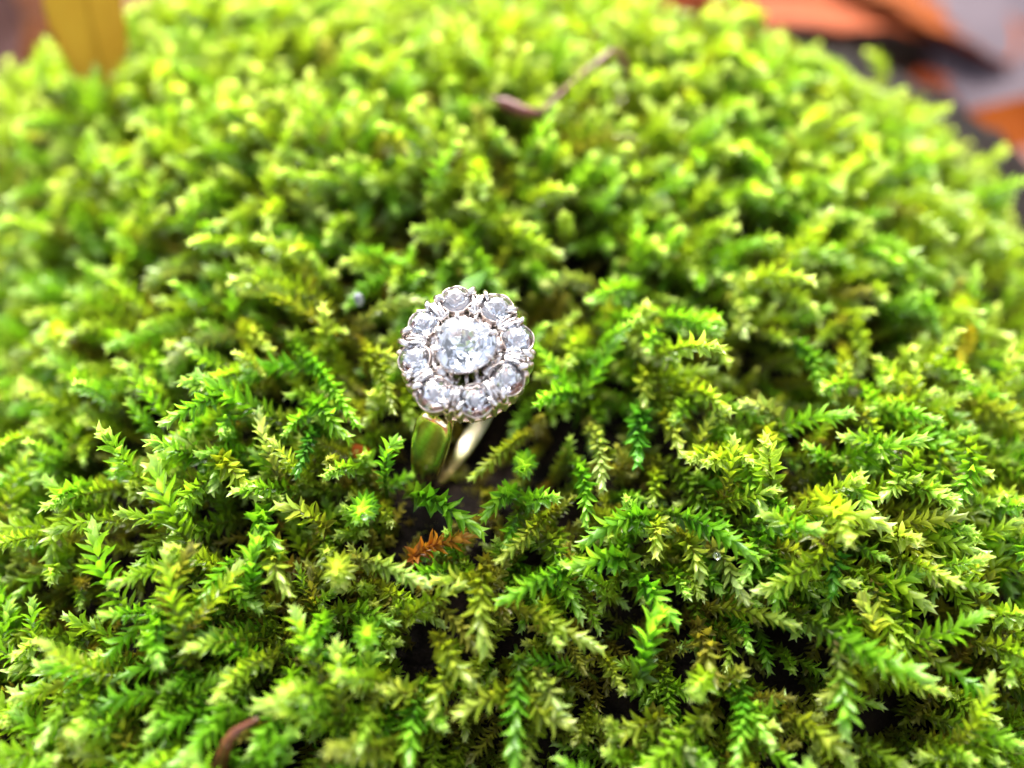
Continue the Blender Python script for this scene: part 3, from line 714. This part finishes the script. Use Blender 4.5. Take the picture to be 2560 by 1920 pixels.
# claws and engraved ridges between the outer stones
angs = sorted(math.atan2(y, x) for x, y, r in stones)
gaps = []
for i in range(8):
    a0 = angs[i]; a1 = angs[(i + 1) % 8] + (2 * math.pi if i == 7 else 0); gaps.append((a0 + a1) / 2)
for gi_, g in enumerate(gaps):
    for sgn in (-1, 1):
        a = g + sgn * .085 + rnd.uniform(-.015, .015); c, s_ = math.cos(a), math.sin(a)
        ro = rnd.uniform(-.12, .12)
        pth = [(5.0 * c, 5.0 * s_, -2.7), ((5.16 + ro) * c, (5.16 + ro) * s_, -1.4), ((5.34 + ro) * c, (5.34 + ro) * s_, -.25), ((5.30 + ro) * c, (5.30 + ro) * s_, .22),
               (4.98 * math.cos(a + sgn * .05), 4.98 * math.sin(a + sgn * .05), .46), (4.6 * math.cos(a + sgn * .09), 4.6 * math.sin(a + sgn * .09), .50)]
        claw(ring, pth, [.2, .25, .32, .36, .32, .14], flat=.75)
        # inner claw that folds over the stone
        a = g + sgn * .16; c, s_ = math.cos(a), math.sin(a)
        pth = [(3.1 * math.cos(g), 3.1 * math.sin(g), -.2), (3.35 * math.cos(g + sgn * .06), 3.35 * math.sin(g + sgn * .06), .25), (3.55 * math.cos(g + sgn * .16), 3.55 * math.sin(g + sgn * .16), .48)]
        claw(ring, pth, [.2, .22, .10], flat=.8)
    for j in range(3):
        a = g + (j - 1) * .055; mb = MB(); q = []
        for i in range(6):
            r_ = 3.0 + i * .42; aa = a + (j - 1) * .05 * (abs(i - 2.5) / 2.5) + rnd.uniform(-.008, .008); q.append((r_ * math.cos(aa), r_ * math.sin(aa), .16 + .16 * math.sin(math.pi * i / 5) + rnd.uniform(-.03, .03)))
        mb.tube(q, [.10, .15, .17, .17, .17, .12], 6); mb.build('ridge', M_white, ring)
    # solid web beneath the ridges
    c, s_ = math.cos(g), math.sin(g)
    claw(ring, [(3.0 * c, 3.0 * s_, -.30), (4.0 * c, 4.0 * s_, -.22), (5.0 * c, 5.0 * s_, -.32)], [.34, .46, .60], 'web', .5, up=(0, 0, 1))
# fluted gallery wall and its rim
NF = 34
mb = MB()
mb.lathe([(4.9, -2.85), (5.2, -2.8), (5.36, -2.0), (5.44, -1.1), (5.44, -.42), (5.1, -.22), (4.8, -.5), (4.7, -1.6), (4.7, -2.8)], NF * 6,
         lambda t, i: 1 + (.042 * math.cos(NF * t) if 1 <= i <= 4 else 0) + (.012 * math.cos(8 * t) if i in (3, 4, 5) else 0), closed=True)
mb.build('gallery', M_dusk, ring)
mb = MB(); mb.lathe([(4.75, -3.15), (5.12, -3.18), (5.26, -3.0), (5.18, -2.8), (4.75, -2.78)], 72, closed=True)
mb.build('gallery_rim', M_rose, ring)

# band
ta = math.atan2(-.89, -.455)
tv = V((math.cos(ta), math.sin(ta), 0)); fv = V((0, 0, 1)).cross(tv)
ZC = -11.2; RI = 8.35
RO = RI + .55                         # centre line radius
TT0 = 60.0                            # above this angle the shoulders run straight up to the head
zt = -2.35
def band_at(u):
    """u in mm along the centre line, 0 at the bottom of the band, both ways to the shoulders -> (t, z, tangent)"""
    sg = 1 if u >= 0 else -1; u = abs(u); la = RO * R(180 - TT0)
    if u <= la:
        th = math.pi - u / RO; return sg * RO * math.sin(th), ZC + RO * math.cos(th), (-sg * math.cos(th), math.sin(th))
    v_ = u - la; th = R(TT0)
    return sg * (RO * math.sin(th) - math.cos(th) * v_), ZC + RO * math.cos(th) + math.sin(th) * v_, (-sg * math.cos(th), math.sin(th))
LA = RO * R(180 - TT0); LS = (zt - (ZC + RO * math.cos(R(TT0)))) / math.sin(R(TT0)); LT = LA + LS
mb = MB(); NPF = 20; NSEG = 120; vs = []
def band_wt(u):
    f = abs(u) / LT; wd = 1.9 + 1.5 * smst(.45, .88, f); tk = 1.0 + .25 * smst(.5, .95, f); return wd, tk
for i in range(NSEG + 1):
    u = -LT + 2 * LT * i / NSEG; wd, tk = band_wt(u)
    e2 = LT - abs(u); es = math.sqrt(max(0.0, 1 - (1 - min(1, e2 / 2.4)) ** 2)) * .96 + .04
    wd *= es; tk *= .8 + .2 * min(1, e2 / .4)
    t_, z_, (tx_, tz_) = band_at(u)
    sgn = 1 if u >= 0 else -1
    rdir = tv * (tz_ * sgn) + V((0, 0, 1)) * (-tx_ * sgn); cen = tv * t_ + V((0, 0, z_))
    for j in range(NPF):
        t = 2 * math.pi * j / NPF; cx = math.copysign(abs(math.cos(t)) ** .45, math.cos(t)); cy = math.copysign(abs(math.sin(t)) ** .6, math.sin(t))
        vs.append(cen + fv * (cx * wd / 2) + rdir * (cy * tk / 2 * (1 if cy < 0 else 1 - .12 * abs(cx))))
fs = []
for i in range(NSEG):
    for j in range(NPF): fs.append((i * NPF + j, i * NPF + (j + 1) % NPF, (i + 1) * NPF + (j + 1) % NPF, (i + 1) * NPF + j))
fs += [tuple(range(NPF)), tuple(NSEG * NPF + j for j in range(NPF - 1, -1, -1))]
mb.add(vs, fs); mb.build('band', M_gold, ring)
# bridges from the band up to the gallery rim
for sg in (1, -1):
    mb = MB(); vs = []; nA = 13; nB = 7
    for i in range(nB):
        f = i / (nB - 1)
        for j in range(nA):
            u = -1 + 2 * j / (nA - 1); aa = ta + (math.pi if sg < 0 else 0) + u * R(21)
            top = V((4.75 * math.cos(aa), 4.75 * math.sin(aa), -3.05))
            ub = sg * (LT - 3.2); wd, tk = band_wt(ub); t_, z_, _ = band_at(ub)
            bot = tv * t_ + V((0, 0, z_)) + fv * sg * (u * wd * .47)
            p = top.lerp(bot, f); p = p - tv * sg * (.35 * math.sin(math.pi * f)) - fv * sg * u * (.3 * math.sin(math.pi * f))
            vs.append(p)
    k0 = len(vs)
    inner = [p - tv * sg * .45 for p in vs]
    fs = [(i * nA + j, i * nA + j + 1, (i + 1) * nA + j + 1, (i + 1) * nA + j) for i in range(nB - 1) for j in range(nA - 1)]
    fs2 = [tuple(k0 + q for q in reversed(f)) for f in fs]
    edge = [j for j in range(nA)] + [i * nA + nA - 1 for i in range(1, nB)] + [(nB - 1) * nA + j for j in range(nA - 2, -1, -1)] + [i * nA for i in range(nB - 2, 0, -1)]
    fs3 = [(edge[i], k0 + edge[i], k0 + edge[(i + 1) % len(edge)], edge[(i + 1) % len(edge)]) for i in range(len(edge))]
    mb.add(vs + inner, fs + fs2 + fs3); mb.build('shoulder_bridge', M_rose, ring)

# ------------------------------------------------------------------ twigs, grit, fragments
def lerp_path(pp, n=5):
    pp = [V(p) for p in pp]; out = []
    for i in range(len(pp) - 1):
        p0 = pp[max(i - 1, 0)]; p1 = pp[i]; p2 = pp[i + 1]; p3 = pp[min(i + 2, len(pp) - 1)]
        for k in range(n):
            t = k / n; out.append(.5 * ((2 * p1) + (p2 - p0) * t + (2 * p0 - 5 * p1 + 4 * p2 - p3) * t * t + (3 * p1 - p0 - 3 * p2 + p3) * t ** 3))
    out.append(pp[-1]); return out
def rad_path(rr, n=5):
    o = []
    for i in range(len(rr) - 1):
        for k in range(n): o.append(rr[i] + (rr[i + 1] - rr[i]) * k / n)
    return o + [rr[-1]]
def twig(label, branches, mat, cat='twig', names=('stem', 'branch', 'branch')):
    base = V(branches[0][0][0]); e = obj('twig', None); e.location = base * S; tag(e, label, cat)
    for (pp, rr), nm in zip(branches, names):
        mb = MB(); mb.tube([p - base for p in lerp_path(pp)], [r * (1 + .08 * math.sin(i * 1.9)) for i, r in enumerate(rad_path(rr))], 9); mb.build(nm, mat, e)
J = at(1352, 285, 5.0)
twig('thin reddish-brown bent twig lying on the moss behind the ring, with a bud-like end', [
    ([at(1340, 375, -1.5), at(1352, 330, 2.5), J], [.35, .4, .45]),
    ([J, at(1440, 200, 6), at(1500, 155, 6.5), at(1532, 128, 6.5), at(1556, 150, 5.5), at(1575, 195, 3.5)], [.3, .3, .5, .33, .45, .45]),
    ([J, at(1310, 278, 5.2), at(1270, 262, 5.0), at(1225, 243, 5.5)], [.4, .65, .75, .1])], M_twig)
twig('short reddish-brown stalk piece half hidden in moss, left of the bent twig', [
    ([at(1075, 428, 0), at(1105, 415, 2.5), at(1150, 372, 4.0)], [.6, .75, .5])], M_twig)
twig('curved brown stalk rising from the bottom edge, left of the middle', [
    ([at(545, 1930, -1), at(560, 1880, 2.2), at(585, 1835, 3.6), at(645, 1795, 4.2)], [.75, .5, .4, .1])], M_twig2)

p = at(897, 748, 2.6)
mb = MB(); mb.ball((0, 0, 0), (.46, .5, .78), None, 12, 8)
mb.v = [tuple(c * (1 + .16 * noise.noise(V(v) * 2.2)) for c in v) for v in mb.v]
tag(mb.build('grit_grain', M_grit, None, True, p), 'tiny pale grey grain of grit caught in the moss left of the ring', 'grain')
# droplet
m, nt = new_mat('water'); g = N(nt, 'ShaderNodeBsdfGlass'); g.inputs['IOR'].default_value = 1.33; g.inputs['Roughness'].default_value = 0
o = nt.nodes.new('ShaderNodeOutputMaterial'); nt.links.new(g.outputs[0], o.inputs[0]); M_water = m
for (px, py, rr, dz, lab) in ((1793, 1390, .3, 3.0, 'small clear water bead on a pale moss tip in the lower right quarter'),
                              (912, 1292, .25, 4.6, 'tiny water bead in the heart of the star-shaped moss tip lower left of the band')):
    mb = MB(); mb.ball((0, 0, 0), (rr, rr, rr * .85), None, 16, 10)
    tag(mb.build('water_drop', M_water, None, True, at(px, py, dz - .6)), lab, 'water drop')

# ------------------------------------------------------------------ dead leaves
def dead_leaf(label, pos, L, W, yaw, pitch, roll, mat, curl=.12, seed=0, serr=.03):
    e = obj('dead_leaf', None); e.matrix_world = Matrix.Translation(V(pos) * S) @ Matrix.Rotation(R(yaw), 4, 'Z') @ Matrix.Rotation(R(pitch), 4, 'X') @ Matrix.Rotation(R(roll), 4, 'Y')
    tag(e, label, 'leaf')
    nu, nv = 24, 10; vs = []
    def sh(u, v):
        wv = W / 2 * (math.sin(math.pi * min(1, u ** .8)) ** .75 + .001) * (1 + serr * math.sin(u * 60))
        x = v * wv; y = (u - .5) * L
        z = curl * L * (.35 * math.sin(u * 3 + seed) + .6 * (v * v) * math.sin(u * 4 + seed)) + .012 * L * math.cos(abs(v) * 9 - u * 22) * abs(v) - .02 * L * (1 - abs(v)) ** 4
        return x, y, z
    for s_ in (0, -.25):
        for i in range(nu + 1):
            for j in range(nv + 1):
                x, y, z = sh(.002 + .996 * i / nu, -1 + 2 * j / nv); vs.append((x, y, z + s_))
    K = (nu + 1) * (nv + 1); fs = []
    for i in range(nu):
        for j in range(nv):
            a = i * (nv + 1) + j; fs.append((a, a + 1, a + nv + 2, a + nv + 1)); fs.append((K + a, K + a + nv + 1, K + a + nv + 2, K + a + 1))
    for i in range(nu):
        for j in (0, nv):
            a = i * (nv + 1) + j; fs.append((a, a + nv + 1, K + a + nv + 1, K + a))
    mb = MB(); mb.add(vs, fs); mb.build('blade', mat, e)
    mb = MB(); q = [V(sh(.01 + .97 * i / 10, 0)) + V((0, 0, .2)) for i in range(11)]; q = [q[0] + V((.05 * L, -.2 * L, .3))] + q
    mb.tube(q, [.02 * L * .8] + [.012 * L * (1 - .08 * i) for i in range(11)], 6); mb.build('midrib', mat, e)
    return e
def at_y(px, py, y):
    d = ray(px, py); return CAM + d * ((y - CAM.y) / d.y)
def gl(px, py, dz=4): return at_z(px, py, GZ + dz)
LV = [
 ('large bright orange dead leaf beyond the moss at the upper right', gl(2275, -20, 12), 60, 27, 28, 10, 4, M_lo, .08, 1),
 ('broad pale mauve dead leaf beyond the bark at the upper right corner', gl(2740, 60, 14), 110, 70, 8, 16, -6, M_lm, .06, 2),
 ('dark rust dead leaf below the mauve one at the right edge', gl(2640, 330, 6), 60, 40, 60, 4, 0, M_lr, .12, 3),
 ('orange dead leaf leaning on the log behind the moss, top middle', at_y(1530, 20, 104) - V((0, 8, 27)), 60, 20, 6, 72, 0, M_lo, .10, 4),
 ('dark rust dead leaf leaning behind the moss at the top edge, right of the middle', at_y(1730, 10, 108) - V((0, 8, 27)), 60, 22, -10, 72, 0, M_lr, .10, 4.4),
 ('rust-brown dead leaf between the orange ones at the top edge', gl(2040, 20, 8), 70, 44, 95, 2, 0, M_lr, .10, 6),
 ('yellow dead leaf standing up behind the moss at the upper left', at(288, 168, 1) + V((0, 0, 10)), 24, 9.5, 4, 62, 0, M_ly, .05, 7),
 ('pinkish dead leaf at the upper left corner', at_y(-150, 50, 84), 44, 26, -6, 55, 0, M_lp, .06, 8),
 ('salmon dead leaf at the left edge below the pinkish one', at_y(-120, 300, 80), 40, 18, -24, 40, 8, M_lp, .1, 9),
]
for a in LV: dead_leaf(*a)
lr = random.Random(3); mb = MB(); mi = []
for k in range(900):
    a_ = lr.uniform(0, 2 * math.pi); d_ = 60 + 480 * lr.random() ** .8; x = d_ * math.cos(a_); y = d_ * math.sin(a_) + 40
    L = lr.uniform(28, 70); W = L * lr.uniform(.45, .7)
    M = Matrix.Translation((x, y, GZ + lr.uniform(1, 9))) @ Matrix.Rotation(lr.uniform(0, 6.3), 4, 'Z') @ Matrix.Rotation(R(lr.gauss(0, 16)), 4, 'X') @ Matrix.Rotation(R(lr.gauss(0, 16)), 4, 'Y')
    cu = lr.uniform(-.3, .5); vs = []; fs = []
    for i in range(9):
        u = i / 8; wv = W / 2 * math.sin(math.pi * min(.999, .02 + u) ** .8) ** .7
        for j in (-1, -.5, 0, .5, 1): vs.append(M @ V((j * wv, (u - .5) * L, cu * j * j * wv + .06 * L * math.sin(u * 5 + k) - (1 - abs(j)) * .02 * L)))
    for i in range(8):
        for j in range(4): fs.append((i * 5 + j, i * 5 + j + 1, i * 5 + j + 6, i * 5 + j + 5)); mi.append(k % 5)
    mb.add(vs, fs)
me = mb.mesh('leaf_litter', M_lb); [me.materials.append(m_) for m_ in (M_lr, M_lb, M_lp, M_lo)]
me.polygons.foreach_set('material_index', mi)
tag(obj('leaf_litter', me), 'brown and rust autumn leaf litter covering the forest floor', 'leaf litter', kind='stuff')
# orange fragments and single leaves in the moss
def frag(label, px, py, dz, L, W, yaw, pitch, mat, seed): return dead_leaf(label, at(px, py, dz), L, W, yaw, pitch, 0, mat, .1, seed)
frag('small glowing orange leaf fragment deep in the black gap left of the gold band', 903, 1132, -3.6, 2.2, 1.6, 50, 30, M_lo, 1)
frag('small orange-brown leaf fragment behind the ring at the upper left of its head', 985, 690, -2.6, 5.5, 3, -10, 50, M_lr, 2)
M_lg = simple_mat('fresh_green_leaf', (.07, .20, .010), (.14, .32, .02), 1 / 1.5, .3, .02, 2, .6, .3)
frag('rounded fresh green leaflet peeping out behind the top of the ring head', 1185, 700, 2.6, 3.0, 1.9, -70, 25, M_lg, 3)
